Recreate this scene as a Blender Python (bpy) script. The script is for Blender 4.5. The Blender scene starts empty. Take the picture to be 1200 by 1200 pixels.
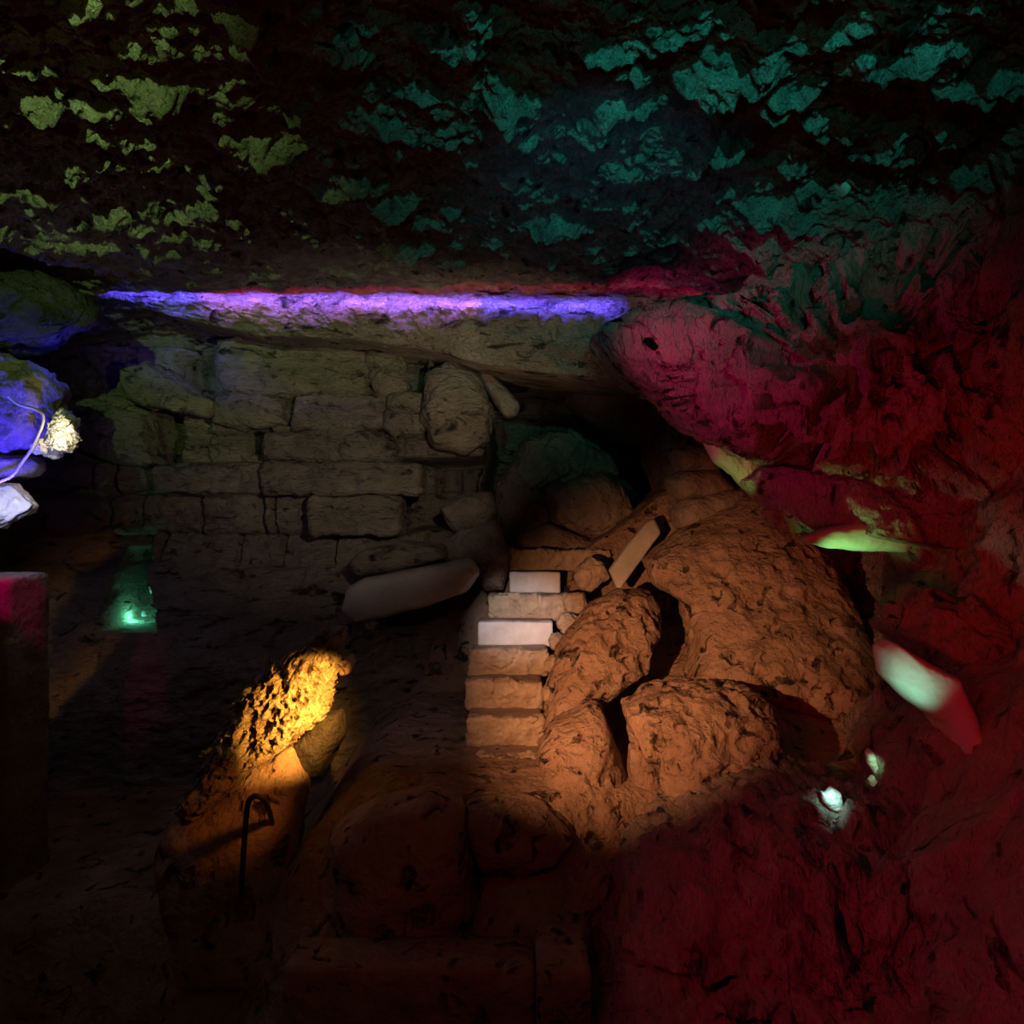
import bpy, math, random
import numpy as np
from mathutils import Vector, Matrix

S = bpy.context.scene
COL = S.collection
CZ = 2.0            # eye height above the ground at the foot of the steps
F = 800.0           # focal length in pixels of the 1200 px frame

# ------------------------------------------------------------------ camera
cam = bpy.data.cameras.new('camera')
cam.sensor_width = 36.0
cam.lens = 36.0 * F / 1200.0
cam.clip_start = 0.05
camo = bpy.data.objects.new('camera', cam)
COL.objects.link(camo)
camo.location = (0, 0, CZ)
camo.rotation_euler = (math.pi / 2, 0, 0)
S.camera = camo

S.view_settings.view_transform = 'Standard'
S.view_settings.look = 'None'
S.view_settings.gamma = 1.0
S.view_settings.use_curve_mapping = False
S.view_settings.exposure = 0.0

w = bpy.data.worlds.new('cave_dark')
S.world = w
w.use_nodes = True
w.node_tree.nodes['Background'].inputs[0].default_value = (0.0, 0.0, 0.0, 1)
w.node_tree.nodes['Background'].inputs[1].default_value = 0.0
S.cycles.max_bounces = 4
S.cycles.diffuse_bounces = 1
S.cycles.use_denoising = True
S.cycles.sample_clamp_indirect = 2.0


def P(px, py, Y):
    return Vector(((px - 600) / F * Y, Y, CZ - (py - 600) / F * Y))


def aim(o, tgt):
    d = Vector(tgt) - o.location
    o.rotation_euler = d.to_track_quat('-Z', 'Y').to_euler()


def spot(name, loc, tgt, col, power, deg, blend=0.6, size=0.03):
    l = bpy.data.lights.new(name, 'SPOT')
    l.color = col
    l.energy = power
    l.spot_size = math.radians(deg)
    l.spot_blend = blend
    l.shadow_soft_size = size
    o = bpy.data.objects.new(name, l)
    COL.objects.link(o)
    o.location = loc
    aim(o, tgt)
    return o


def point(name, loc, col, power, size=0.03):
    l = bpy.data.lights.new(name, 'POINT')
    l.color = col
    l.energy = power
    l.shadow_soft_size = size
    o = bpy.data.objects.new(name, l)
    COL.objects.link(o)
    o.location = loc
    return o


def strip(name, a, b, tgt, col, power, width=0.03, spread=180):
    l = bpy.data.lights.new(name, 'AREA')
    l.shape = 'RECTANGLE'
    a = Vector(a); b = Vector(b)
    l.size = (b - a).length
    l.size_y = width
    l.spread = math.radians(spread)
    l.color = col
    l.energy = power
    o = bpy.data.objects.new(name, l)
    COL.objects.link(o)
    o.location = (a + b) / 2
    xax = (b - a).normalized()
    zax = -(Vector(tgt) - o.location)
    zax = (zax - xax * zax.dot(xax)).normalized()
    yax = zax.cross(xax)
    m = Matrix((xax, yax, zax)).transposed()
    o.rotation_euler = m.to_euler()
    return o


#LIGHTS
# floods that graze the ceiling
spot('ceiling_flood_green', (-1.5, -0.9, CZ + 1.45), (-2.1, 0.9, CZ + 2.15), (0.34, 0.60, 0.16), 1350, 62, 1.0, 0.02)
spot('ceiling_flood_teal', (0.6, -0.9, CZ + 1.45), (0.72, 1.1, CZ + 2.1), (0.02, 0.52, 0.42), 600, 56, 1.0, 0.02)
spot('ceiling_flood_blue', (0.2, 2.4, CZ + 1.0), (0.7, 5.0, CZ + 2.2), (0.02, 0.26, 0.42), 26, 62, 1.0)
spot('ceiling_fill_teal', (0.5, -0.2, CZ + 1.0), (0.7, 2.6, CZ + 2.3), (0.02, 0.50, 0.36), 40, 66, 1.0)  # unseen soft fill added to lift facets between the grazing floods
spot('ceiling_fill_green', (-1.2, -0.2, CZ + 1.0), (-1.9, 1.8, CZ + 2.4), (0.34, 0.52, 0.12), 40, 58, 1.0)  # matching added fill on the green side
# led strips in the slit above the ledge
strip('led_strip_blue', P(110, 344, 6.28), P(730, 358, 6.28), P(420, 364, 6.9), (0.10, 0.06, 1.0), 22, spread=95)
spot('gap_fill_magenta', P(670, 378, 5.75), P(860, 335, 6.2), (1.0, 0.02, 0.28), 14, 70, 1.0)  # unseen magenta spot added to lift the ceiling beside the overhang
strip('led_strip_violet', P(230, 350, 6.26), P(560, 354, 6.26), P(380, 370, 6.9), (1.0, 0.30, 0.7), 2.6, spread=95)
strip('led_strip_red', P(230, 350, 6.3), P(960, 350, 5.9), P(600, 325, 6.4), (1.0, 0.005, 0.10), 2.4, spread=150)
# red and magenta floods on the overhang
spot('overhang_flood_magenta', P(575, 425, 4.3), P(860, 430, 5.0), (1.0, 0.008, 0.20), 62, 66, 1.0)
spot('overhang_flood_red', (0.9, 1.8, CZ - 0.8), P(1080, 550, 4.4), (1.0, 0.015, 0.03), 55, 55, 1.0)
spot('wall_flood_red', (1.0, 1.2, CZ - 0.4), P(1130, 690, 4.0), (1.0, 0.0, 0.012), 42, 62, 1.0)
spot('boulder_flood_crimson', (-0.5, 1.7, CZ - 0.3), P(985, 1050, 3.3), (1.0, 0.0, 0.07), 62, 58, 1.0)
# warm lamp left of the steps
spot('step_flood_warm', (-0.78, 2.7, CZ - 0.55), P(760, 785, 6.0), (1.0, 0.40, 0.17), 560, 54, 1.0, 0.02)
spot('step_flood_white', (-0.3, 3.0, CZ + 0.6), P(608, 725, 6.7), (0.92, 0.84, 0.86), 330, 18, 1.0, 0.02)
spot('path_fill', (-0.3, 2.6, CZ + 0.6), P(505, 800, 5.8), (0.95, 0.62, 0.55), 45, 30, 1.0, 0.03)  # unseen fill added for the ground left of the steps
spot('ledge_fill', P(560, 600, 4.6), P(570, 412, 6.6), (1.0, 0.62, 0.38), 60, 62, 1.0, 0.03)  # unseen warm fill added to brighten the ledge from below
# faint neutral light on the back wall
spot('back_wall_flood', (0.0, 3.0, CZ + 0.5), P(400, 490, 7.6), (0.92, 0.74, 0.52), 165, 56, 1.0, 0.05)
# amber lamp beside the rough rock on the left
spot('amber_lamp', P(418, 785, 4.22), P(350, 828, 4.95), (1.0, 0.42, 0.07), 250, 54, 1.0, 0.012)
spot('amber_lamp', P(388, 880, 4.05), P(325, 850, 4.9), (1.0, 0.42, 0.07), 190, 52, 1.0, 0.015)
spot('amber_lamp', P(330, 905, 3.8), P(280, 945, 4.6), (1.0, 0.28, 0.05), 14, 42, 1.0, 0.015)  # added spot that lifts the smooth rock behind the handrail
# green lamp in the niche
point('niche_lamp', P(156, 722, 7.5), (0.15, 1.0, 0.6), 2.2, 0.02)
# green lamps under the overhang
spot('shelf_lamp_green', P(985, 690, 4.65), P(1000, 630, 4.85), (0.30, 1.0, 0.28), 7, 90, 0.6, 0.02)
spot('lip_lamp_green', P(850, 590, 5.3), P(872, 545, 5.5), (0.4, 1.0, 0.2), 1.6, 80, 0.6, 0.02)
spot('tongue_lamp_green', P(1030, 862, 3.45), P(1062, 808, 3.65), (0.3, 1.0, 0.7), 9, 50, 1.0, 0.02)
# blue flood on the left rocks
spot('left_flood_blue', P(-30, 600, 4.8), P(0, 480, 5.4), (0.04, 0.02, 1.0), 150, 62, 0.9, 0.02)
point('left_lamp_blue', P(-30, 620, 5.3), (0.05, 0.02, 1.0), 8, 0.02)
point('left_lamp_white', P(8, 590, 5.0), (0.55, 0.55, 1.0), 4, 0.02)
point('left_lamp_cream', P(72, 512, 5.13), (1.0, 0.80, 0.5), 3.2, 0.02)
point('rim_lamp_blue', P(70, 415, 5.6), (0.04, 0.03, 1.0), 1.8, 0.02)
spot('pillar_lamp_magenta', P(-40, 640, 4.3), P(10, 690, 4.85), (1.0, 0.0, 0.25), 10, 30, 0.6, 0.02)
spot('path_fill_red', (0.1, 1.4, CZ - 0.2), P(560, 1010, 4.3), (1.0, 0.05, 0.03), 9, 50, 1.0)  # unseen red fill added to lift the foreground blocks
# unseen point added as a dark red ambient fill
point('red_fill', (-1.5, 1.0, CZ - 0.4), (1.0, 0.03, 0.03), 6, 0.2)
#ENDLIGHTS

# ------------------------------------------------------------------ noise
_rng = np.random.RandomState(7)
_perm = np.concatenate([_rng.permutation(256)] * 3).astype(np.int64)
_grad = _rng.normal(size=(256, 3)); _grad /= np.linalg.norm(_grad, axis=1)[:, None]
_cell = _rng.rand(256, 3)


def _h(ix, iy, iz):
    return _perm[(_perm[(_perm[ix & 255] + iy) & 255] + iz) & 255]


def perlin(p):
    i = np.floor(p).astype(np.int64)
    f = p - i
    u = f * f * f * (f * (f * 6 - 15) + 10)
    r = 0
    for dx in (0, 1):
        wx = u[:, 0] if dx else 1 - u[:, 0]
        for dy in (0, 1):
            wy = u[:, 1] if dy else 1 - u[:, 1]
            for dz in (0, 1):
                wz = u[:, 2] if dz else 1 - u[:, 2]
                g = _grad[_h(i[:, 0] + dx, i[:, 1] + dy, i[:, 2] + dz)]
                d = g[:, 0] * (f[:, 0] - dx) + g[:, 1] * (f[:, 1] - dy) + g[:, 2] * (f[:, 2] - dz)
                r = r + wx * wy * wz * d
    return r * 1.6


def fbm(p, octv=5, gain=0.5, ridged=False):
    a = 1.0; s = 0; t = 0
    q = p.copy()
    for k in range(octv):
        n = perlin(q + 17.3 * k)
        if ridged:
            n = 1 - 2 * np.abs(n)
        s = s + a * n; t += a
        a *= gain; q = q * 2.03
    return s / t


def worley(p):
    i = np.floor(p).astype(np.int64)
    f1 = np.full(len(p), 9.0); f2 = np.full(len(p), 9.0); idv = np.zeros(len(p))
    for dx in (-1, 0, 1):
        for dy in (-1, 0, 1):
            for dz in (-1, 0, 1):
                h = _h(i[:, 0] + dx, i[:, 1] + dy, i[:, 2] + dz)
                c = _cell[h] + i + np.array((dx, dy, dz))
                d = np.linalg.norm(p - c, axis=1)
                near = d < f1
                f2 = np.where(near, f1, np.minimum(f2, d))
                idv = np.where(near, _cell[(h * 7 + 13) & 255, 0], idv)
                f1 = np.where(near, d, f1)
    return f1, f2, idv


def sstep(a, b, x):
    t = np.clip((x - a) / (b - a), 0, 1)
    return t * t * (3 - 2 * t)


# ------------------------------------------------------------------ materials
def stone(name, c1, c2, dark=None, scale=3.0, bump=0.7, fine=28.0, stretch=(1, 1, 1), rough=0.9, spec=0.25, dist=1.0, pits=0.0):
    m = bpy.data.materials.new(name)
    m.use_nodes = True
    nt = m.node_tree; N = nt.nodes; L = nt.links
    b = N['Principled BSDF']
    b.inputs['Roughness'].default_value = rough
    b.inputs['Specular IOR Level'].default_value = spec
    tc = N.new('ShaderNodeTexCoord'); mp = N.new('ShaderNodeMapping')
    mp.inputs['Scale'].default_value = stretch
    L.new(tc.outputs['Object'], mp.inputs['Vector'])
    n1 = N.new('ShaderNodeTexNoise'); n1.inputs['Scale'].default_value = scale
    n1.inputs['Detail'].default_value = 8; n1.inputs['Roughness'].default_value = 0.6
    L.new(mp.outputs[0], n1.inputs['Vector'])
    r = N.new('ShaderNodeValToRGB')
    r.color_ramp.elements[0].position = 0.32; r.color_ramp.elements[0].color = (*c1, 1)
    r.color_ramp.elements[1].position = 0.68; r.color_ramp.elements[1].color = (*c2, 1)
    if dark:
        e = r.color_ramp.elements.new(0.2); e.color = (*dark, 1)
    L.new(n1.outputs['Fac'], r.inputs['Fac'])
    L.new(r.outputs['Color'], b.inputs['Base Color'])
    n2 = N.new('ShaderNodeTexNoise'); n2.inputs['Scale'].default_value = fine
    n2.inputs['Detail'].default_value = 6; n2.inputs['Roughness'].default_value = 0.65
    L.new(mp.outputs[0], n2.inputs['Vector'])
    n3 = N.new('ShaderNodeTexNoise'); n3.inputs['Scale'].default_value = fine * 0.28
    n3.inputs['Detail'].default_value = 4
    L.new(mp.outputs[0], n3.inputs['Vector'])
    b1 = N.new('ShaderNodeBump'); b1.inputs['Strength'].default_value = bump; b1.inputs['Distance'].default_value = 0.05 * dist
    b2 = N.new('ShaderNodeBump'); b2.inputs['Strength'].default_value = bump; b2.inputs['Distance'].default_value = 0.14 * dist
    L.new(n3.outputs['Fac'], b2.inputs['Height'])
    L.new(n2.outputs['Fac'], b1.inputs['Height'])
    L.new(b2.outputs['Normal'], b1.inputs['Normal'])
    out = b1
    if pits:
        n4 = N.new('ShaderNodeTexNoise'); n4.inputs['Scale'].default_value = pits
        n4.inputs['Detail'].default_value = 5; n4.inputs['Distortion'].default_value = .8
        L.new(mp.outputs[0], n4.inputs['Vector'])
        pr = N.new('ShaderNodeValToRGB')
        pr.color_ramp.elements[0].position = .30; pr.color_ramp.elements[0].color = (0, 0, 0, 1)
        pr.color_ramp.elements[1].position = .40; pr.color_ramp.elements[1].color = (1, 1, 1, 1)
        L.new(n4.outputs['Fac'], pr.inputs['Fac'])
        b3 = N.new('ShaderNodeBump'); b3.inputs['Strength'].default_value = 1.0; b3.inputs['Distance'].default_value = .08
        L.new(pr.outputs['Color'], b3.inputs['Height']); L.new(b1.outputs['Normal'], b3.inputs['Normal'])
        mx = N.new('ShaderNodeMixRGB'); mx.blend_type = 'MIX'
        mx.inputs['Color1'].default_value = (c1[0] * .15, c1[1] * .15, c1[2] * .15, 1)
        L.new(pr.outputs['Color'], mx.inputs['Fac']); L.new(r.outputs['Color'], mx.inputs['Color2'])
        L.new(mx.outputs['Color'], b.inputs['Base Color'])
        out = b3
    L.new(out.outputs['Normal'], b.inputs['Normal'])
    return m


def plain(name, c, rough=0.5, metal=0.0):
    m = bpy.data.materials.new(name); m.use_nodes = True
    nt = m.node_tree; b = nt.nodes['Principled BSDF']
    n = nt.nodes.new('ShaderNodeTexNoise'); n.inputs['Scale'].default_value = 30
    r = nt.nodes.new('ShaderNodeValToRGB')
    r.color_ramp.elements[0].color = (c[0] * .7, c[1] * .7, c[2] * .7, 1)
    r.color_ramp.elements[1].color = (*c, 1)
    nt.links.new(n.outputs['Fac'], r.inputs['Fac'])
    nt.links.new(r.outputs['Color'], b.inputs['Base Color'])
    b.inputs['Roughness'].default_value = rough
    b.inputs['Metallic'].default_value = metal
    return m


M = {
    'lime': stone('limestone', (.24, .19, .15), (.42, .36, .29), (.10, .08, .06)),
    'ceil': stone('ceiling_limestone', (.20, .19, .16), (.46, .43, .37), (.08, .07, .06), scale=7, bump=.9, fine=34, dist=1.8, pits=9),
    'wall': stone('strata_limestone', (.22, .19, .15), (.40, .36, .28), (.10, .08, .06), scale=2.5, stretch=(.7, 1, 1.8), bump=.8, dist=1.4, pits=5),
    'drip': stone('flowstone', (.30, .24, .20), (.46, .38, .32), (.10, .08, .07), scale=3, stretch=(1.6, 1, .6), bump=.8, dist=1.5, pits=6),
    'earth': stone('packed_earth', (.26, .17, .11), (.44, .31, .22), (.14, .09, .06), scale=3.2, bump=.6, dist=1.3, pits=7),
    'pale': stone('whitish_stone', (.62, .60, .60), (.80, .78, .78), None, scale=7, bump=.15, rough=.7),  # evenly whitish tone for two of the risers
    'tread': stone('worn_tread', (.24, .17, .13), (.36, .26, .20), None, scale=6, bump=.12),
    'riser': stone('riser_masonry', (.34, .27, .19), (.58, .48, .36), (.16, .12, .08), scale=9, bump=.4),
    'crystal': stone('calcite', (.72, .74, .70), (.85, .86, .82), (.5, .5, .46), scale=12, bump=.3, rough=.5),
    'smooth': stone('smooth_flowstone', (.42, .40, .34), (.60, .58, .50), (.24, .21, .17), scale=2.5, bump=.12, rough=.6),
    'rough': stone('pitted_tufa', (.30, .22, .12), (.70, .58, .38), (.03, .02, .012), scale=14, bump=1.0, fine=40, dist=1.4, pits=14),
    'dark': stone('shaded_limestone', (.035, .03, .028), (.09, .08, .07), (.015, .015, .015), bump=.9),  # darkened limestone; the shade on these rocks is put into the colour
    'steel': plain('dark_steel', (.05, .045, .04), .45, .7),
    'cable': plain('pvc_cable', (.75, .70, .72), .5),
}


# ------------------------------------------------------------------ mesh helpers
def mesh_obj(name, V, faces, mat, parent=None, smooth=True):
    V = np.asarray(V, dtype=float)
    c = V.mean(axis=0)
    c[2] = V[:, 2].min() if parent is None else c[2]
    me = bpy.data.meshes.new(name)
    V2 = V - c
    nf = len(faces)
    me.vertices.add(len(V2)); me.vertices.foreach_set('co', V2.ravel())
    fl = [len(f) for f in faces]
    idx = np.concatenate([np.asarray(f) for f in faces]) if not isinstance(faces, np.ndarray) else faces.ravel()
    st = np.concatenate([[0], np.cumsum(fl)[:-1]])
    me.loops.add(len(idx)); me.loops.foreach_set('vertex_index', idx.astype(np.int32))
    me.polygons.add(nf); me.polygons.foreach_set('loop_start', st.astype(np.int32))
    me.update(calc_edges=True); me.validate()
    if smooth:
        me.polygons.foreach_set('use_smooth', np.ones(len(me.polygons), dtype=bool))
    me.materials.append(M[mat])
    o = bpy.data.objects.new(name, me)
    COL.objects.link(o)
    o.location = c
    if parent is not None:
        o.parent = parent
        base = Vector((0, 0, 0)); q = parent
        while q is not None:
            base = base + Vector(q.location); q = q.parent
        o.location = Vector(c) - base
    return o


def tag(o, label=None, cat=None, group=None, kind=None):
    for k, v in (('label', label), ('category', cat), ('group', group), ('kind', kind)):
        if v:
            o[k] = v
    return o


def gridfaces(n, m, flip=False):
    a = np.arange(n * m).reshape(n, m)
    q = np.stack([a[:-1, :-1], a[1:, :-1], a[1:, 1:], a[:-1, 1:]], axis=-1).reshape(-1, 4)
    return q[:, ::-1] if flip else q


def rock_noise(p, amp, freq, seed, kind='rough'):
    """scalar displacement at world points"""
    q = p * freq + seed * 3.71
    if kind in ('rough', 'drip', 'facet'):
        wv = np.stack([perlin(q * 1.3), perlin(q * 1.3 + 9), perlin(q * 1.3 + 5)], 1)
    if kind == 'rough':
        f1, f2, _ = worley(q * 1.5 + .45 * wv)
        return amp * (0.7 * fbm(q * .6, 4, .5) + 0.55 * fbm(q * 1.6 + .5 * wv, 6, .62, True) + 0.7 * (0.45 - f1))
    if kind == 'smooth':
        return amp * (fbm(q * .7, 5, .45) + .25 * fbm(q * 3, 4, .6))
    if kind == 'facet':
        f1, f2, idv = worley(q + .2 * wv)
        return amp * (0.6 * fbm(q * .6, 4, .5) + .4 * fbm(q * 2.2, 5, .6, True) + 0.8 * (idv - .5) * sstep(0, .2, f2 - f1) - .4 * (1 - sstep(0, .07, f2 - f1)))
    if kind == 'drip':
        q2 = q * np.array((1.7, 1.7, .55)) + .35 * wv
        hol = fbm(q * np.array((1.5, 1.5, .8)) + .6 * wv + 4, 4, .55)
        return amp * (0.5 * fbm(q * .5, 3) + 0.6 * fbm(q2, 6, .58, True) + .3 * fbm(q * 3.3, 5, .6) - 1.6 * sstep(.0, .12, hol))
    if kind == 'pit':
        f1, f2, _ = worley(q * 1.6)
        g1, g2, _ = worley(q * 3.7)
        return amp * (0.8 * fbm(q * .6, 5, .6) + .35 * fbm(q * 2.6, 5, .65, True) - .55 * (1 - sstep(.15, .5, f1)) - .35 * (1 - sstep(.2, .5, g1)))
    return 0 * p[:, 0]


def rock(name, label, cat, pts, Y=6.0, thick=.4, gx=0.0, gy=0.0, mat='lime', amp=.06, freq=2.5, seed=1,
         kind='rough', n=90, sq=.7, group=None, parent=None, back=None, jag=.0):
    """a closed boulder whose outline seen along its own long axes follows pts; half-depth thick"""
    pts = np.array(pts, float)
    x, y = pts[:, 0], pts[:, 1]
    x2, y2 = np.roll(x, -1), np.roll(y, -1)
    cr = x * y2 - x2 * y
    A = cr.sum() / 2
    cx = ((x + x2) * cr).sum() / (6 * A); cy = ((y + y2) * cr).sum() / (6 * A)
    nth = int(n * 2.2)
    th = np.linspace(0, 2 * np.pi, nth, endpoint=False)
    d = np.stack([np.cos(th), np.sin(th)], 1)
    R = np.zeros(nth)
    for i in range(len(pts)):
        p1 = pts[i] - (cx, cy); e = pts[(i + 1) % len(pts)] - pts[i]
        den = d[:, 0] * e[1] - d[:, 1] * e[0]
        den = np.where(np.abs(den) < 1e-9, 1e-9, den)
        t = (p1[0] * e[1] - p1[1] * e[0]) / den
        u = (p1[0] * d[:, 1] - p1[1] * d[:, 0]) / den
        ok = (u >= -1e-6) & (u <= 1 + 1e-6) & (t > 0)
        R = np.where(ok & (t > R), t, R)
    R = (np.roll(R, 1) + 2 * R + np.roll(R, -1)) / 4
    px = cx + R * d[:, 0]; py = cy + R * d[:, 1]
    Yo = Y + gx * (px - cx) / 100 + gy * (py - cy) / 100
    O = np.stack([(px - 600) / F * Yo, Yo, CZ - (py - 600) / F * Yo], 1)
    C = np.array(P(cx, cy, Y))
    ph = np.linspace(-np.pi / 2, np.pi / 2, 4001)
    cf = np.abs(np.cos(ph)) ** sq; sf = np.sign(np.sin(ph)) * np.abs(np.sin(ph)) ** sq
    wide = np.sqrt(max(np.ptp(O[:, 0]), .05) * max(np.ptp(O[:, 2]), .05)) / 2
    al = np.concatenate([[0], np.cumsum(np.hypot(np.diff(cf) * wide, np.diff(sf) * thick))])
    ti = np.interp(np.linspace(0, al[-1], n + 2)[1:-1], al, ph)
    cf = np.abs(np.cos(ti)) ** sq; sf = np.sign(np.sin(ti)) * np.abs(np.sin(ti)) ** sq
    ph = ti
    tb = back if back is not None else thick
    dep = np.where(sf < 0, sf * thick, sf * tb)
    vec = O - C
    V = C + cf[:, None, None] * vec[None] + np.stack([0 * dep, dep, 0 * dep], 1)[:, None, :]
    V = V.reshape(-1, 3)
    V = np.concatenate([V, [C + (0, -thick, 0)], [C + (0, tb, 0)]])
    rel = V - C
    sc = np.array([max(np.ptp(O[:, 0]), .05) / 2, max((thick + tb) / 2, .02), max(np.ptp(O[:, 2]), .05) / 2])
    nr = rel / sc ** 2
    nr /= np.linalg.norm(nr, axis=1)[:, None] + 1e-9
    V = V + nr * rock_noise(V, amp, freq, seed, kind)[:, None]
    nv = len(ph)
    faces = []
    a = np.arange(nv * nth).reshape(nv, nth)
    b = np.roll(a, -1, axis=1)
    q = np.stack([a[:-1], b[:-1], b[1:], a[1:]], -1).reshape(-1, 4)
    faces = [*q.tolist()]
    p0, p1 = nv * nth, nv * nth + 1
    faces += [(p0, int(b[0, j]), int(a[0, j])) for j in range(nth)]
    faces += [(p1, int(a[-1, j]), int(b[-1, j])) for j in range(nth)]
    o = mesh_obj(name, V, faces, mat, parent)
    if label:
        tag(o, label, cat, group)
    return o


def box_mesh(lo, hi, res, amp, freq, seed, kind='rough', rnd=.02):
    lo = np.array(lo, float); hi = np.array(hi, float)
    c = (lo + hi) / 2; hs = (hi - lo) / 2
    vs = {}; V = []; faces = []
    def vid(p):
        k = tuple(np.round(p, 5))
        if k not in vs:
            vs[k] = len(V); V.append(p)
        return vs[k]
    nn = [max(1, int(round((hi[i] - lo[i]) / res))) for i in range(3)]
    for ax in range(3):
        u, v = [(1, 2), (2, 0), (0, 1)][ax]
        for side in (0, 1):
            ids = np.zeros((nn[u] + 1, nn[v] + 1), int)
            for i in range(nn[u] + 1):
                for j in range(nn[v] + 1):
                    p = np.zeros(3)
                    p[ax] = hi[ax] if side else lo[ax]
                    p[u] = lo[u] + (hi[u] - lo[u]) * i / nn[u]
                    p[v] = lo[v] + (hi[v] - lo[v]) * j / nn[v]
                    ids[i, j] = vid(p)
            for i in range(nn[u]):
                for j in range(nn[v]):
                    f = [ids[i, j], ids[i + 1, j], ids[i + 1, j + 1], ids[i, j + 1]]
                    faces.append(f if side else f[::-1])
    V = np.array(V)
    r = min(rnd, hs.min() * .9)
    inner = np.clip(V, lo + r, hi - r)
    d = V - inner
    L = np.linalg.norm(d, axis=1)[:, None]
    nrm = d / np.maximum(L, 1e-9)
    V = inner + nrm * r
    V = V + nrm * rock_noise(V, amp, freq, seed, kind)[:, None]
    return V, faces


def block(name, label, cat, lo, hi, mat='lime', res=.03, amp=.02, freq=5, seed=1, kind='rough', rnd=.03, parent=None, group=None, rot=None):
    V, f = box_mesh(lo, hi, res, amp, freq, seed, kind, rnd)
    if rot is not None:
        c = (np.array(lo) + np.array(hi)) / 2
        V = (V - c) @ np.array(rot).T + c
    o = mesh_obj(name, V, f, mat, parent)
    if label:
        tag(o, label, cat, group)
    return o


def tube(name, path, rad, mat, parent=None, ns=10):
    path = [Vector(p) for p in path]
    V = []; faces = []
    n = len(path)
    up = Vector((0.13, -1, 0.21)).normalized()
    for i, p in enumerate(path):
        t = (path[min(i + 1, n - 1)] - path[max(i - 1, 0)]).normalized()
        s = t.cross(up).normalized(); u = s.cross(t)
        for k in range(ns):
            a = 2 * math.pi * k / ns
            V.append(p + s * math.cos(a) * rad + u * math.sin(a) * rad)
    for i in range(n - 1):
        for k in range(ns):
            k2 = (k + 1) % ns
            faces.append((i * ns + k, i * ns + k2, (i + 1) * ns + k2, (i + 1) * ns + k))
    faces.append(tuple(range(ns))); faces.append(tuple(range((n - 1) * ns, n * ns))[::-1])
    return mesh_obj(name, [tuple(v) for v in V], faces, mat, parent)


def smooth_path(pts, k=8):
    pts = [Vector(p) for p in pts]
    out = []
    for i in range(len(pts) - 1):
        p0 = pts[max(i - 1, 0)]; p1 = pts[i]; p2 = pts[i + 1]; p3 = pts[min(i + 2, len(pts) - 1)]
        for j in range(k):
            t = j / k
            out.append(.5 * ((2 * p1) + (p2 - p0) * t + (2 * p0 - 5 * p1 + 4 * p2 - p3) * t * t + (3 * p1 - p0 - 3 * p2 + p3) * t ** 3))
    out.append(pts[-1])
    return out


def struct(name, V, faces, mat):
    o = mesh_obj(name, V, faces, mat)
    o['kind'] = 'structure'
    return o


def empty(name, loc):
    o = bpy.data.objects.new(name, None)
    o.empty_display_size = .1
    COL.objects.link(o)
    o.location = loc
    return o


# ------------------------------------------------------------------ setting
# ceiling: low rough vault
xs = np.concatenate([np.linspace(-9, -5.2, 30), np.linspace(-5.15, 5.15, 620), np.linspace(5.2, 9, 30)])
ys = np.concatenate([np.linspace(-3, 1.9, 40), np.linspace(1.94, 5.2, 300), np.linspace(5.22, 10.9, 170)])
X, Yg = np.meshgrid(xs, ys, indexing='ij')
p = np.stack([X.ravel(), Yg.ravel(), 0 * X.ravel()], 1)
far = 1 - .75 * sstep(4.6, 6.0, p[:, 1])
qa = p * np.array((3.0, 4.4, 1))
wob = .35 * np.stack([perlin(p * 3.1), perlin(p * 3.1 + 7), 0 * p[:, 0]], 1)
f1, f2, idv = worley(qa + wob)
lump = np.maximum(0, .62 - f1) * .75
n1 = fbm(p * np.array((.9, 1.3, 1)), 6, .55)
n2 = fbm(p * np.array((3.2, 4.4, 1)) + 3, 5, .6)
n3 = fbm(p * np.array((3.2, 5.0, 1)) + .5 * wob + 11, 5, .5)
n4 = fbm(p * np.array((6.5, 9.5, 1)) + wob, 4, .6, True)
n5 = fbm(p * np.array((15, 20, 1)), 3, .6, True)
drop = far * (.17 * n1 + .36 * lump * sstep(-.15, .35, fbm(p * 1.7 + 20, 3)) + .26 * np.maximum(0, n3 - .02) + .10 * np.maximum(0, n2) + .06 * n4 + .025 * n5)
drop = drop + .14 * (1 - far) * fbm(p * np.array((1.4, 3.4, 1)) + wob, 6, .6, True)
z = CZ + 2.06 + .05 * (p[:, 1] - 4) / 2.5 - drop
# vault curves down at the right hand wall and far left
z -= .6 * sstep(1.2, 2.7, p[:, 0]) * sstep(3.9, 4.7, p[:, 1]) + .5 * sstep(2.4, 3.4, p[:, 0]) + .5 * sstep(4.0, 6, -p[:, 0])
V = np.stack([p[:, 0], p[:, 1], z], 1)
struct('ceiling', V, gridfaces(len(xs), len(ys), True), 'ceil')

# back wall: bedded limestone with a black passage
xs = np.linspace(-7.0, 5.0, 640); zs = np.linspace(-1.2, CZ + 2.6, 300)
X, Z = np.meshgrid(xs, zs, indexing='ij')
xx = X.ravel(); zz = Z.ravel()
YB = 7.7
foot = .9 * (1 - sstep(-2.2, -.4, xx)) * sstep(CZ - .2, CZ - 1.8, zz) + .8 * (1 - sstep(-5.2, -3.9, xx)) * sstep(CZ + 1.2, CZ + .3, zz)
Y0 = YB - foot
px = xx / Y0 * F + 600; py = 600 - (zz - CZ) / Y0 * F
wx = 26 * fbm(np.stack([xx * 1.3, zz * 1.3, 0 * xx], 1), 5, .6); wz = 13 * fbm(np.stack([xx * .9, zz * 1.6, 0 * xx + 5], 1), 5, .6)
pw = px + wx; pv = py + wz
Yw = Y0.copy()
hiw = 1 - .85 * sstep(640, 690, py)
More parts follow.
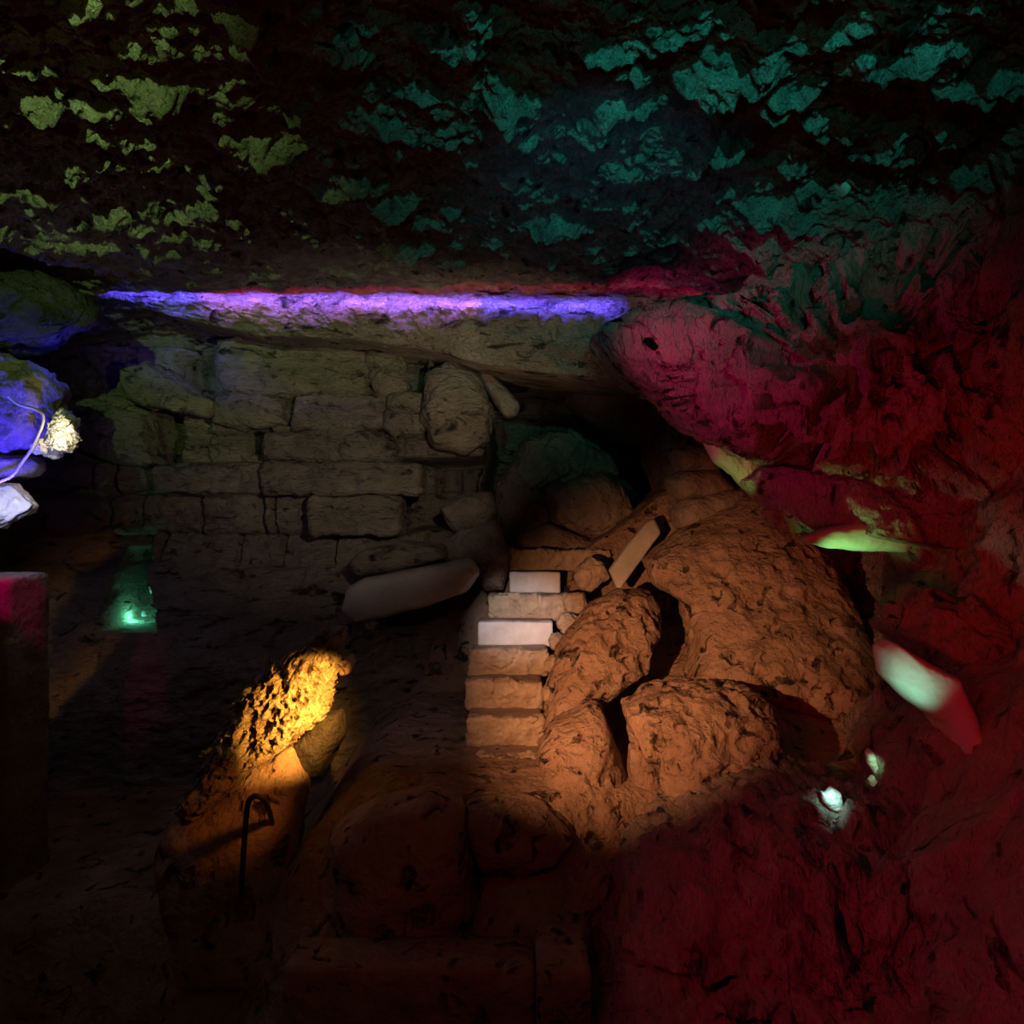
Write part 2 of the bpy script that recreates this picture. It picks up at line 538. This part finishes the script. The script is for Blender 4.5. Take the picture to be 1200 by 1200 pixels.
layers = [(330, 402, .35), (402, 462, .0), (462, 507, .06), (507, 543, .10), (543, 579, -.22), (579, 626, -.08), (626, 662, .02), (662, 720, -.05), (720, 1000, -.2)]
for k, (a, b, off) in enumerate(layers):
    inside = sstep(a - 2, a + 2, pv) * (1 - sstep(b - 2, b + 2, pv))
    blk = fbm(np.stack([xx * 1.1 + k * 9, 0 * xx + k, 0 * xx], 1), 3)
    f1, f2, idv = worley(np.stack([xx * 1.4 + k * 3.3, 0 * xx + k + .5, 0 * xx + .5], 1))
    edge = np.minimum(np.abs(pv - a), np.abs(pv - b)) / 10
    rnd = .09 * (1 - np.clip(edge, 0, 1)) ** 2
    Yw += hiw * inside * (off + .16 * (idv - .5) + rnd + .12 * sstep(.35, .6, idv) * (1 - sstep(0, .08, f2 - f1)))
pq = np.stack([xx, zz * 1.3, 0 * xx], 1)
Yw += .16 * fbm(pq * 1.2, 6, .58) - .07 * fbm(pq * 3.1 + 4, 6, .62, True)


def hole(a0, a1, b0, b1, depth, s=8):
    return depth * sstep(a0 - s, a0 + s, pw) * (1 - sstep(a1 - s, a1 + s, pw)) * sstep(b0 - s, b0 + s, pv) * (1 - sstep(b1 - s, b1 + s, pv))


Yw += hole(565, 800, 425, 640, 2.6, 6)
Yw += hole(466, 560, 538, 622, 1.2, 5)
Yw += hole(465, 505, 398, 455, .5, 6)
Yw += hole(283, 318, 500, 530, .35, 5)
Yw += hole(520, 620, 418, 440, 1.0, 6)
Yw += hole(208, 268, 418, 470, .6, 12)
Yw += hole(178, 206, 478, 548, .5, 6)
Yw += hole(338, 350, 465, 498, .2, 4)
# the foot of the wall comes forward on the left
# niche
tri_l = 152 - (py - 640) * .36; tri_r = 172 + (py - 640) * .12
pn = px + .2 * wx
inside = sstep(tri_l - 4, tri_l + 4, pn) * (1 - sstep(tri_r - 4, tri_r + 4, pn)) * sstep(640, 652, py) * (1 - sstep(736, 742, py))
Yw += .8 * inside
V = np.stack([xx, Yw, zz], 1)
struct('wall_back', V, gridfaces(len(xs), len(zs)), 'wall')

# right wall
us = np.linspace(-2.5, 7.9, 260); zs = np.linspace(-1.2, CZ + 2.4, 130)
U, Z = np.meshgrid(us, zs, indexing='ij')
uu = U.ravel(); zz = Z.ravel()
xw = 3.5 - .24 * (6.5 - uu)
pp = np.stack([uu, zz, 0 * uu], 1)
xw -= .35 * rock_noise(np.stack([xw, uu, zz], 1), 1.0, 1.1, 4) + .12 * fbm(pp * 3, 5, .6)
xw -= .9 * sstep(1.0, -.6, zz) * .0 + .7 * (1 - sstep(-.2, 1.6, zz))
V = np.stack([xw, uu, zz], 1)
struct('wall_right', V, gridfaces(len(us), len(zs), True), 'drip')

# left wall
xw = -5.2 + .25 * (uu - 6) * 0
xw = xw + .4 * rock_noise(np.stack([xw, uu, zz], 1), 1.0, .9, 9) + .1 * fbm(pp * 3 + 4, 5, .6) - .3
V = np.stack([xw, uu, zz], 1)
struct('wall_left', V, gridfaces(len(us), len(zs)), 'lime')

# floor: terrace at the steps, pit on the left and in front
xs = np.linspace(-7, 5, 300); ys = np.linspace(-3, 10.9, 330)
X, Yg = np.meshgrid(xs, ys, indexing='ij')
xx = X.ravel(); yy = Yg.ravel()
p = np.stack([xx, yy, 0 * xx], 1)
z = .1 - .9 * (1 - sstep(3.9, 4.7, yy + .3 * fbm(p, 3)))
z -= .8 * (1 - sstep(-1.9, -1.0, xx + .3 * fbm(p * .8 + 3, 4)))
z += .9 * sstep(.35, 2.2, xx) * sstep(4.6, 6.8, yy)
z += .35 * sstep(.6, 2.2, xx) * (1 - sstep(3.2, 5, yy))
z += 1.35 * sstep(7.2, 7.7, yy) * sstep(-1.3, -.4, xx)
z += .07 * fbm(p * 1.5, 6, .55) * 1.0
V = np.stack([xx, yy, z], 1)
struct('floor', V, gridfaces(len(xs), len(ys)), 'earth')

# ------------------------------------------------------------------ long ledge under the ceiling
nx, ns_ = 420, 90
pxs = np.linspace(60, 800, nx)
top = np.interp(pxs, [60, 130, 300, 500, 700, 800], [330, 334, 338, 340, 346, 350])
lip = np.interp(pxs, [60, 130, 190, 300, 400, 500, 560, 640, 720, 800], [338, 346, 366, 392, 396, 408, 424, 436, 444, 448])
tt = np.linspace(0, 1, ns_)
T, J = np.meshgrid(tt, np.arange(nx), indexing='xy')
T = T.ravel(); J = J.ravel().astype(int)
Yf = 6.45
# profile: back along the top, down the face, back along the underside
face = np.clip((T - .15) / .55, 0, 1)
yp = top[J] + (lip[J] - top[J]) * face
Yl = Yf + .10 * face + .22 * face ** 3
V = np.stack([(pxs[J] - 600) / F * Yl, Yl, CZ - (yp - 600) / F * Yl], 1)
bk_t = np.clip((.15 - T) / .15, 0, 1); bk_b = np.clip((T - .7) / .3, 0, 1)
V[:, 1] += 1.6 * (bk_t + bk_b)
V[:, 2] += .10 * bk_t + .12 * bk_b
nz = rock_noise(V, .12, 2.2, 3, 'rough') + .09 * fbm(V * 5.5, 5, .65, True) + .05 * fbm(V * np.array((1, 1, 5)), 4)
V[:, 1] -= nz; V[:, 2] -= .25 * nz * (1 - bk_t)
n0 = len(V)
fc = gridfaces(nx, ns_)
faces = fc.tolist()
a = np.arange(nx * ns_).reshape(nx, ns_)
for j in range(nx - 1):
    faces.append((int(a[j, 0]), int(a[j, -1]), int(a[j + 1, -1]), int(a[j + 1, 0])))
faces.append(tuple(int(i) for i in a[0])); faces.append(tuple(int(i) for i in a[-1][::-1]))
o = mesh_obj('rock_ledge', V, faces, 'wall')
tag(o, 'long limestone ledge under the ceiling with blue and violet glow along its top', 'ledge')

# ------------------------------------------------------------------ staircase
st = empty('stone_staircase', P(598, 880, 5.45))
tag(st, 'narrow stone staircase with two whitish risers climbing between the boulders', 'staircase')
NST = 8
edge = [(585, 716), (597, 657), (572, 668), (560, 648), (551, 642), (546, 636), (548, 636), (560, 650), (575, 640)]
for i in range(NST):
    Yi = 7.5 - .317 * i
    zi = CZ - .42 - .212 * i
    e0, e1 = edge[i]
    x0 = (e0 - 600) / F * Yi; x1 = (e1 - 600) / F * Yi
    pale = i in (1, 3)
    dpt = .30 if i else .9
    V, f = box_mesh((x0, Yi + .03, zi - .05), (x1, Yi + dpt + .06, zi - .004), .03, .010, 5, i + 2, 'smooth', .012)
    tr = mesh_obj('step', V, f, 'tread', st)
    V, f = box_mesh((x0, Yi, zi - .235), (x1, Yi + .12, zi), .012, .012 if pale else .05, 6 if pale else 6.5, i + 31, 'smooth' if pale else 'facet', .02)
    ri = mesh_obj('riser', V, f, 'pale' if pale else 'riser', tr)
    if pale:
        tr['label'] = 'step with a smooth whitish riser'
        ri['label'] = 'smooth whitish riser'

# ------------------------------------------------------------------ rocks in the passage
g = 'boulders heaped in the dark passage'
rock('boulder', 'grey boulder on top of the heap in the dark passage behind the steps', 'boulder',
     [(598, 560), (612, 520), (640, 507), (668, 508), (690, 520), (715, 535), (724, 556), (700, 568), (650, 572), (610, 580)], 8.6, .45, seed=2, group=g, kind='facet', amp=.09)
rock('boulder', 'roundest grey boulder low on the right of the heap in the passage', 'boulder',
     [(640, 575), (665, 562), (705, 555), (728, 572), (740, 600), (725, 624), (700, 632), (670, 627), (645, 608)], 8.35, .45, seed=5, group=g, amp=.07)
rock('boulder', 'tall dark boulder at the left flank of the heap in the passage', 'boulder',
     [(580, 570), (600, 540), (625, 565), (645, 600), (652, 645), (605, 652), (586, 625)], 8.5, .35, seed=8, group=g, kind='facet', amp=.1)
rock('boulder', 'flat low boulder just behind the top step', 'boulder',
     [(605, 630), (640, 612), (690, 632), (742, 628), (748, 655), (700, 662), (612, 660)], 8.1, .3, seed=9, group=g, amp=.06)
rock('boulder', 'pale knob of rock beside the black hollow left of the heap', 'boulder',
     [(518, 597), (545, 580), (575, 576), (584, 600), (572, 622), (535, 622)], 7.7, .3, seed=12, group=g, amp=.06)
rock('boulder', 'brown boulder left of the top step above the long pale slab', 'boulder',
     [(505, 650), (540, 622), (580, 612), (598, 650), (590, 690), (570, 690), (550, 665)], 7.5, .3, seed=14, group=g, amp=.06)
rock('rock', 'dim block hanging at the back of the passage, right of the heap', 'rock',
     [(660, 470), (700, 415), (770, 415), (795, 480), (795, 520), (720, 520), (690, 500)], 9.6, .5, seed=15, kind='facet', amp=.06)
rock('rock', 'small reddish stone at the foot of the black gap right of the heap', 'rock',
     [(742, 600), (758, 588), (780, 590), (786, 606), (765, 614), (745, 612)], 8.0, .15, seed=16, n=50, amp=.04)
rock('rock', 'small pale rock dangling at the left edge of the passage', 'rock',
     [(556, 438), (572, 434), (600, 464), (609, 475), (604, 487), (592, 490), (576, 466)], 7.75, .15, seed=17, n=40, amp=.03)
g = 'pale bedded rocks right of the passage'
rock('layered_rock', 'uppermost pale layered rock under the red overhang tip', 'rock',
     [(786, 530), (800, 522), (828, 520), (845, 545), (835, 556), (795, 553)], 7.2, .3, seed=18, group=g, amp=.04, n=60)
rock('layered_rock', 'middle pale layered rock right of the black gap', 'rock',
     [(780, 562), (800, 552), (838, 552), (860, 575), (835, 585), (790, 585)], 7.15, .3, seed=19, group=g, amp=.04, n=60)
rock('layered_rock', 'lowest and widest pale layered rock with a black crack below', 'rock',
     [(786, 600), (800, 585), (845, 574), (872, 572), (872, 590), (835, 605), (810, 622), (792, 618)], 7.1, .3, seed=20, group=g, amp=.04, n=60)

# leaning slab
rock('leaning_slab', 'pale flat stone slab leaning like a plank beside the top step', 'slab',
     [(756, 612), (766, 607), (774, 624), (748, 660), (724, 693), (713, 668), (733, 640)], 7.1, .07, gy=-.35, mat='smooth', seed=21, kind='smooth', amp=.02, sq=.4)

# bedded blocks of the back wall
g = 'bedded blocks of the back wall'
def slab(label, a, b, Y, dep, seed, mat='wall', amp=.07, rnd=.06):
    (x0, y0), (x1, y1) = a, b
    p0 = P(x0, y1, Y); p1 = P(x1, y0, Y)
    block('limestone_block', label, 'block', (p0.x, Y, p0.z), (p1.x, Y + dep, p1.z), mat, .024, amp, 3.0, seed, 'rough', rnd, group=g)
slab('long flat limestone block jutting from the wall left of the black hollow', (305, 543), (491, 579), 7.3, .5, 3)
slab('flat limestone block jutting from the wall at the far left of its bed', (176, 546), (280, 577), 7.3, .5, 5)
slab('square pale block below the jutting slab, left of the black hollow', (362, 582), (466, 626), 7.35, .5, 7)
rock('limestone_block', 'long pale sagging slab left of the steps, above a dark cleft', 'block',
     [(408, 690), (430, 676), (500, 664), (552, 655), (562, 672), (548, 692), (490, 712), (420, 728), (402, 715)], 6.9, .25, back=.75, mat='smooth', seed=31, group=g, amp=.04, kind='smooth', sq=.45)
rock('limestone_block', 'thin slab lying on the long pale sagging slab', 'block',
     [(410, 660), (425, 645), (470, 636), (522, 640), (525, 654), (480, 664), (420, 676)], 7.1, .25, back=.6, mat='wall', seed=32, group=g, amp=.05, kind='smooth', sq=.5)
rock('limestone_block', 'rounded greenish block at the right end of the back wall', 'block',
     [(500, 440), (530, 425), (560, 445), (577, 480), (572, 515), (545, 530), (510, 525), (498, 490)], 7.45, .35, mat='wall', seed=33, group=g, amp=.07)

for k, (lb, pts) in enumerate([
    ('wide rough block at the top of the back wall under the ledge', [(262, 402), (330, 396), (430, 400), (440, 430), (432, 462), (350, 466), (275, 464), (258, 430)]),
    ('cracked block left of the black cleft below the ledge', [(434, 412), (466, 402), (474, 430), (480, 456), (450, 466), (436, 450)]),
    ('middle block of the second bed of the back wall', [(352, 468), (400, 462), (455, 466), (458, 500), (400, 508), (348, 504)]),
    ('greenish block at the right of the second bed', [(460, 466), (500, 462), (512, 480), (508, 506), (470, 510), (456, 500)]),
    ('left block of the second bed beside a dark notch', [(262, 470), (300, 466), (338, 470), (340, 498), (290, 500), (258, 496)]),
    ('long block of the third bed above the jutting slab', [(318, 512), (380, 506), (455, 510), (470, 525), (460, 540), (380, 542), (312, 540)]),
    ('warm-lit block at the left end of the wall by the dark notch', [(96, 500), (130, 480), (172, 486), (180, 520), (190, 545), (140, 540), (100, 525)]),
    ('ragged warm-lit block above the dark notch', [(150, 440), (185, 430), (232, 462), (260, 474), (250, 490), (200, 482), (160, 470)])]):
    rock('limestone_block', lb, 'block', pts, 7.74 - .25 * (k > 5), .26, mat='wall', seed=120 + k, group=g, amp=.09, freq=2.6, n=80, sq=.42, kind='facet' if k % 2 else 'rough')

# ------------------------------------------------------------------ right hand slope and boulders
rock('rock_outcrop', 'large orange-lit sloping outcrop right of the steps', 'outcrop',
     [(752, 655), (790, 625), (840, 595), (880, 568), (915, 600), (955, 640), (985, 700), (1020, 770), (1010, 850), (940, 830), (860, 815), (800, 805), (812, 760), (800, 705), (765, 685)],
     6.3, .45, gy=-.55, gx=-.1, mat='earth', seed=41, amp=0.10, freq=1.6, n=150, kind='pit', sq=.6)
rock('boulder', 'orange-lit rounded boulder between the steps and a black gap', 'boulder',
     [(655, 760), (690, 710), (725, 690), (760, 692), (772, 715), (772, 745), (756, 782), (722, 808), (690, 832), (650, 865), (636, 850), (642, 800)],
     6.0, .35, gy=-.4, mat='earth', seed=42, amp=0.09, n=110, kind='pit', freq=2)
rock('boulder', 'big round brown boulder with a black shadow on its right', 'boulder',
     [(733, 830), (760, 812), (830, 803), (880, 810), (912, 842), (923, 880), (908, 918), (860, 938), (800, 952), (775, 925), (745, 870)],
     5.0, .5, gy=-.25, mat='earth', seed=43, amp=0.11, n=130, kind='pit', freq=1.8)
rock('rock_sliver', 'narrow sliver of rock wedged left of the big round boulder', 'rock',
     [(737, 872), (752, 872), (775, 905), (797, 948), (780, 960), (750, 945), (738, 910)], 4.9, .16, mat='earth', seed=44, amp=.03, n=60)
rock('rock', 'small orange stone above the left shoulder of the big round boulder', 'rock',
     [(742, 818), (755, 803), (775, 798), (778, 812), (755, 826)], 5.3, .1, mat='earth', seed=45, amp=.03, n=50)
rock('boulder', 'steep brown rock face running down below the steps to a black gap', 'boulder',
     [(648, 852), (690, 822), (706, 830), (714, 872), (736, 920), (748, 962), (722, 1010), (692, 1060), (680, 1120), (615, 1120), (585, 1060), (590, 1015), (625, 985), (640, 930), (630, 880)],
     4.7, .4, gy=-.35, mat='earth', seed=46, amp=0.12, n=120, kind='rough', freq=2)
rock('boulder', 'squat dark block at the edge of the path below the steps', 'boulder',
     [(548, 950), (580, 938), (640, 945), (668, 975), (652, 1000), (610, 1012), (565, 1012), (548, 985)], 4.35, .25, mat='earth', seed=47, amp=.06, n=90)
rock('boulder', 'broad dim red-brown block at the bottom, left of the cleft', 'boulder',
     [(392, 970), (440, 935), (500, 925), (540, 940), (546, 1000), (562, 1060), (545, 1125), (440, 1130), (392, 1110)], 4.2, .3, mat='earth', seed=48, amp=.07, n=110, kind='smooth')
rock('boulder', 'rough crimson-lit boulder filling the bottom right corner', 'boulder',
     [(690, 1240), (705, 1150), (725, 1080), (745, 1010), (780, 962), (850, 945), (920, 930), (1000, 935), (1060, 955), (1150, 950), (1240, 890), (1280, 1060), (1260, 1260), (950, 1290)],
     3.6, .7, gy=-.30, gx=-.10, mat='drip', seed=49, amp=.24, freq=3.6, n=250, kind='rough', sq=.55)

# rubble right of the steps
rnd = random.Random(4)
where = ['above the others, beside the upper stone riser', 'second down, right of the upper white riser', 'third down, right of the lower white riser',
         'fourth down, in the shadow beside the steps', 'largest of them, against the orange boulder', 'lowest, beside the bottom steps']
for k, (cx, cy, r) in enumerate([(676, 705, 15), (668, 730, 13), (655, 752, 11), (648, 778, 10), (690, 676, 20), (643, 812, 10)]):
    pts = [(cx + r * rnd.uniform(.7, 1.2) * math.cos(a), cy + r * rnd.uniform(.7, 1.15) * math.sin(a)) for a in [j * math.pi / 4 for j in range(8)]]
    rock('rubble_stone', 'angular rubble stone ' + where[k], 'stone', pts, 7.1 - (cy - 676) * .0095, .1, mat='riser', seed=60 + k, amp=.04, freq=5, n=40, kind='facet', group='rubble stones right of the steps')

# ------------------------------------------------------------------ overhang on the right
rock('overhanging_rock', 'huge crimson overhanging rock draped with flowstone on the right', 'rock',
     [(695, 396), (740, 376), (790, 370), (835, 364), (862, 350), (950, 314), (1060, 285), (1150, 258), (1260, 215), (1330, 400), (1300, 620), (1200, 605), (1150, 600), (1080, 580), (1000, 560), (920, 542), (870, 532), (830, 515), (800, 490), (770, 465), (735, 445), (708, 420)],
     4.75, .75, gx=-.28, mat='drip', seed=71, amp=.15, freq=3.0, n=260, kind='drip', sq=.5)
rock('overhanging_rock', 'red pitted rock with black hollows under the crimson overhang', 'rock',
     [(868, 565), (900, 548), (960, 550), (1050, 565), (1150, 580), (1230, 600), (1290, 680), (1250, 780), (1150, 740), (1095, 690), (1060, 640), (1000, 622), (940, 625), (905, 605)],
     4.8, .45, gx=-.28, mat='drip', seed=72, amp=.20, freq=2.6, n=180, kind='rough')
rock('overhanging_rock', 'lowest red shaggy rock above the pale tongue at the right edge', 'rock',
     [(1036, 735), (1050, 715), (1095, 695), (1160, 735), (1240, 740), (1280, 840), (1200, 860), (1140, 820), (1105, 780), (1065, 758)],
     4.1, .35, gx=-.25, mat='drip', seed=73, amp=.16, freq=3.4, n=140, kind='rough')
rock('flowstone_tongue', 'smooth pale green-lit flowstone tongue hanging at the right', 'flowstone',
     [(1030, 758), (1042, 750), (1080, 772), (1115, 790), (1135, 835), (1150, 885), (1125, 886), (1095, 845), (1060, 818), (1033, 790)],
     3.72, .16, gx=-.25, mat='smooth', seed=74, amp=.03, n=100, kind='smooth')
rock('shelf_slab', 'thin green-lit shelf of rock under the red pitted rock', 'slab',
     [(932, 632), (965, 619), (1000, 613), (1045, 620), (1070, 636), (1060, 648), (1010, 645), (965, 641)],
     4.85, .12, mat='smooth', seed=75, amp=.03, n=80, kind='smooth', gy=.3)
rock('rock', 'mossy green-lit rock at the lower lip of the crimson overhang', 'rock',
     [(826, 518), (860, 519), (905, 530), (912, 545), (885, 562), (872, 574), (858, 556), (838, 542)],
     5.6, .12, mat='smooth', seed=76, amp=.04, n=80, kind='rough')
rock('rock', 'small green and yellow speckled stone left of the green shelf', 'rock',
     [(895, 600), (915, 592), (938, 605), (936, 622), (915, 626)], 5.3, .1, mat='rough', seed=77, amp=.04, n=50)
bpy.context.view_layer.update()
_dg = bpy.context.evaluated_depsgraph_get()


def surf(px, py, dflt):
    d = Vector(((px - 600) / F, 1, -(py - 600) / F))
    hit, loc, *_ = S.ray_cast(_dg, Vector((0, 0, CZ)), d.normalized())
    return loc.y if hit else dflt


YA = surf(972, 950, 3.5); YC = surf(1025, 900, 3.7)
spot('stone_lamp', P(973, 925, YA - .14), P(974, 945, YA), (0.45, 1.0, 0.85), 2.2, 66, 1.0, 0.01)
spot('stone_lamp', P(1026, 888, YC - .16), P(1023, 900, YC), (0.4, 1.0, 0.55), .9, 60, 1.0, 0.01)
rock('glowing_stone', 'dazzling white-lit stone in the crimson rock at bottom right', 'stone',
     [(961, 925), (967, 930), (974, 923), (983, 928), (989, 950), (988, 952), (975, 948), (966, 940)], YA, .04, mat='crystal', seed=78, amp=.012, freq=9, n=40)
rock('glowing_stone', 'jagged teal-edged stone just below the dazzling white stone', 'stone',
     [(939, 940), (955, 942), (975, 952), (990, 953), (989, 968), (975, 972), (958, 962)], YA, .05, mat='drip', seed=79, amp=.03, freq=12, n=50, kind='facet')
rock('glowing_stone', 'small upright pale green-lit stone right of the dazzling white one', 'stone',
     [(1015, 882), (1020, 877), (1026, 888), (1037, 890), (1034, 904), (1024, 906), (1018, 896)], YC, .04, mat='crystal', seed=80, amp=.015, freq=9, n=40)
rock('glowing_stone', 'tiny pale green-lit stone below the small upright one', 'stone',
     [(1018, 914), (1023, 908), (1027, 914), (1022, 924), (1018, 922)], YC, .03, mat='crystal', seed=81, amp=.01, freq=9, n=30)

# stalactite
rock('stalactite', 'broad blue-lit stalactite blade hanging from the ceiling at right', 'stalactite',
     [(975, 170), (978, 155), (984, 180), (990, 160), (1003, 154), (1012, 170), (1020, 188), (1012, 205), (1002, 215), (990, 230), (978, 220), (972, 205)],
     4.1, .09, mat='smooth', seed=85, amp=.02, n=70, kind='smooth')

# ------------------------------------------------------------------ left side
rock('rough_rock', 'pitted rough rock glowing amber beside the dark pit', 'rock',
     [(406, 733), (380, 737), (340, 765), (296, 800), (262, 860), (240, 905), (208, 950), (245, 950), (300, 895), (350, 862), (380, 830), (392, 785)],
     4.9, .3, gy=-.2, gx=-.1, mat='rough', seed=91, amp=.15, freq=5, n=190, kind='pit')
rock('smooth_rock', 'smooth dim orange rock below the amber glowing one', 'rock',
     [(345, 868), (300, 893), (255, 930), (205, 960), (185, 1000), (215, 1150), (340, 1150), (352, 960), (365, 905)],
     4.65, .25, gy=-.2, mat='earth', seed=92, amp=.06, freq=3, n=100, kind='smooth')
rock('rock', 'dark red rock at the right foot of the amber glowing one', 'rock',
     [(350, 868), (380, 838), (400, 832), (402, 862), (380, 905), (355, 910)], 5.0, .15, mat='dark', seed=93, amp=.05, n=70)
for k, (pts, lb) in enumerate([([(430, 730), (438, 727), (444, 730), (438, 737), (429, 737)], 'tiny red-lit stone under the end of the sagging slab'),
                               ([(397, 775), (412, 766), (416, 775), (409, 790), (398, 792)], 'small red-lit stone right of the amber glowing rock')]):
    rock('red_stone', lb, 'stone', pts, (6.75, 5.0)[k], .05, mat='earth', seed=95 + k, amp=.012, freq=9, n=30)

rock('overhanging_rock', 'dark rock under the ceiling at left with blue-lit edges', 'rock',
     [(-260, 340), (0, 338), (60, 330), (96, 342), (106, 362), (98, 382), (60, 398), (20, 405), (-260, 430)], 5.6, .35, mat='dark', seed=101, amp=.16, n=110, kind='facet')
rock('boulder', 'blue-lit boulder at the left edge with a cable across it', 'boulder',
     [(-250, 420), (20, 425), (55, 440), (72, 465), (66, 500), (45, 522), (10, 532), (-250, 560)], 5.6, .35, mat='lime', seed=102, amp=.16, freq=3.6, n=130)
rock('bright_rock', 'ragged cream-white lit rock right of the blue boulder', 'rock',
     [(44, 528), (56, 508), (66, 492), (76, 478), (84, 488), (88, 515), (84, 527), (66, 531)], 5.35, .08, mat='crystal', seed=103, amp=.08, n=90, freq=9, kind='facet')
rock('rock', 'dark purple rock between the cable and the white glare at left', 'rock',
     [(-230, 535), (10, 535), (45, 532), (52, 548), (40, 560), (10, 562), (-230, 570)], 5.5, .2, mat='lime', seed=104, amp=.05, n=70)
rock('bright_rock', 'white glaring rock at the left edge below the cable', 'rock',
     [(-240, 565), (10, 568), (28, 574), (43, 590), (34, 602), (10, 612), (-240, 640)], 5.3, .15, mat='crystal', seed=105, amp=.09, n=110, freq=7, kind='facet')
block('stone_pillar', 'square dark pillar with a magenta-lit top at the left edge', 'pillar',
      (P(-60, 900, 5.0).x, 4.85, P(0, 1050, 5.0).z), (P(26, 900, 5.0).x, 5.3, P(0, 675, 5.0).z), 'lime', .04, .02, 4, 7)

# stones in the niche
for k, (pts, lb) in enumerate([([(112, 722), (118, 716), (128, 718), (130, 730), (120, 735)], 'green-lit stone at the left corner of the niche'),
                               ([(153, 712), (165, 712), (174, 722), (170, 726), (154, 724)], 'angular green-lit stone in the middle of the niche'),
                               ([(132, 736), (150, 734), (181, 728), (182, 738), (150, 742)], 'bright green-lit stone along the bottom of the niche'),
                               ([(177, 686), (181, 678), (184, 684), (183, 696), (178, 696)], 'bright green chip at the right edge of the niche')]):
    rock('niche_stone', lb, 'stone', pts, 7.65 + .12 * (k == 1), .06, mat='crystal', seed=110 + k, amp=.015, freq=8, n=36)

# cable on the blue boulder
path = smooth_path([P(10, 465, 5.2), P(22, 474, 5.2), P(40, 479, 5.2), P(50, 486, 5.2), P(50, 497, 5.2), P(44, 512, 5.2), P(36, 528, 5.2), P(26, 542, 5.2), P(16, 556, 5.15), P(4, 563, 5.15), P(-20, 570, 5.15)])
o = tube('cable', path, .011, 'cable')
tag(o, 'thin whitish cable looping over the blue boulder to the lamp', 'cable')

# handrail
hr = empty('handrail', P(284, 1060, 3.9))
tag(hr, 'bent dark metal handrail in front of the smooth orange rock', 'handrail')
path = smooth_path([P(282, 1060, 3.9), P(286, 990, 3.9), P(290, 945, 3.9), P(296, 934, 3.92), P(303, 933, 4.0), P(312, 942, 4.2), P(318, 960, 4.5), P(322, 985, 4.8)])
tube('rail', path, .016, 'steel', hr)

# kerb at the bottom
kb = P(380, 1160, 3.6); kt = P(660, 1136, 3.6)
block('stone_kerb', 'low dark kerb wall running along the bottom of the picture', 'kerb',
      (P(330, 0, 3.6).x, 3.6, -1.0), (P(628, 0, 3.6).x, 3.9, kt.z), 'earth', .04, .02, 4, 11, 'smooth')
block('stone_post', 'stubby dark post at the right end of the kerb', 'post',
      (P(628, 0, 3.5).x, 3.45, -1.0), (P(692, 0, 3.5).x, 3.9, P(0, 1132, 3.5).z), 'earth', .04, .02, 4, 12, 'smooth')
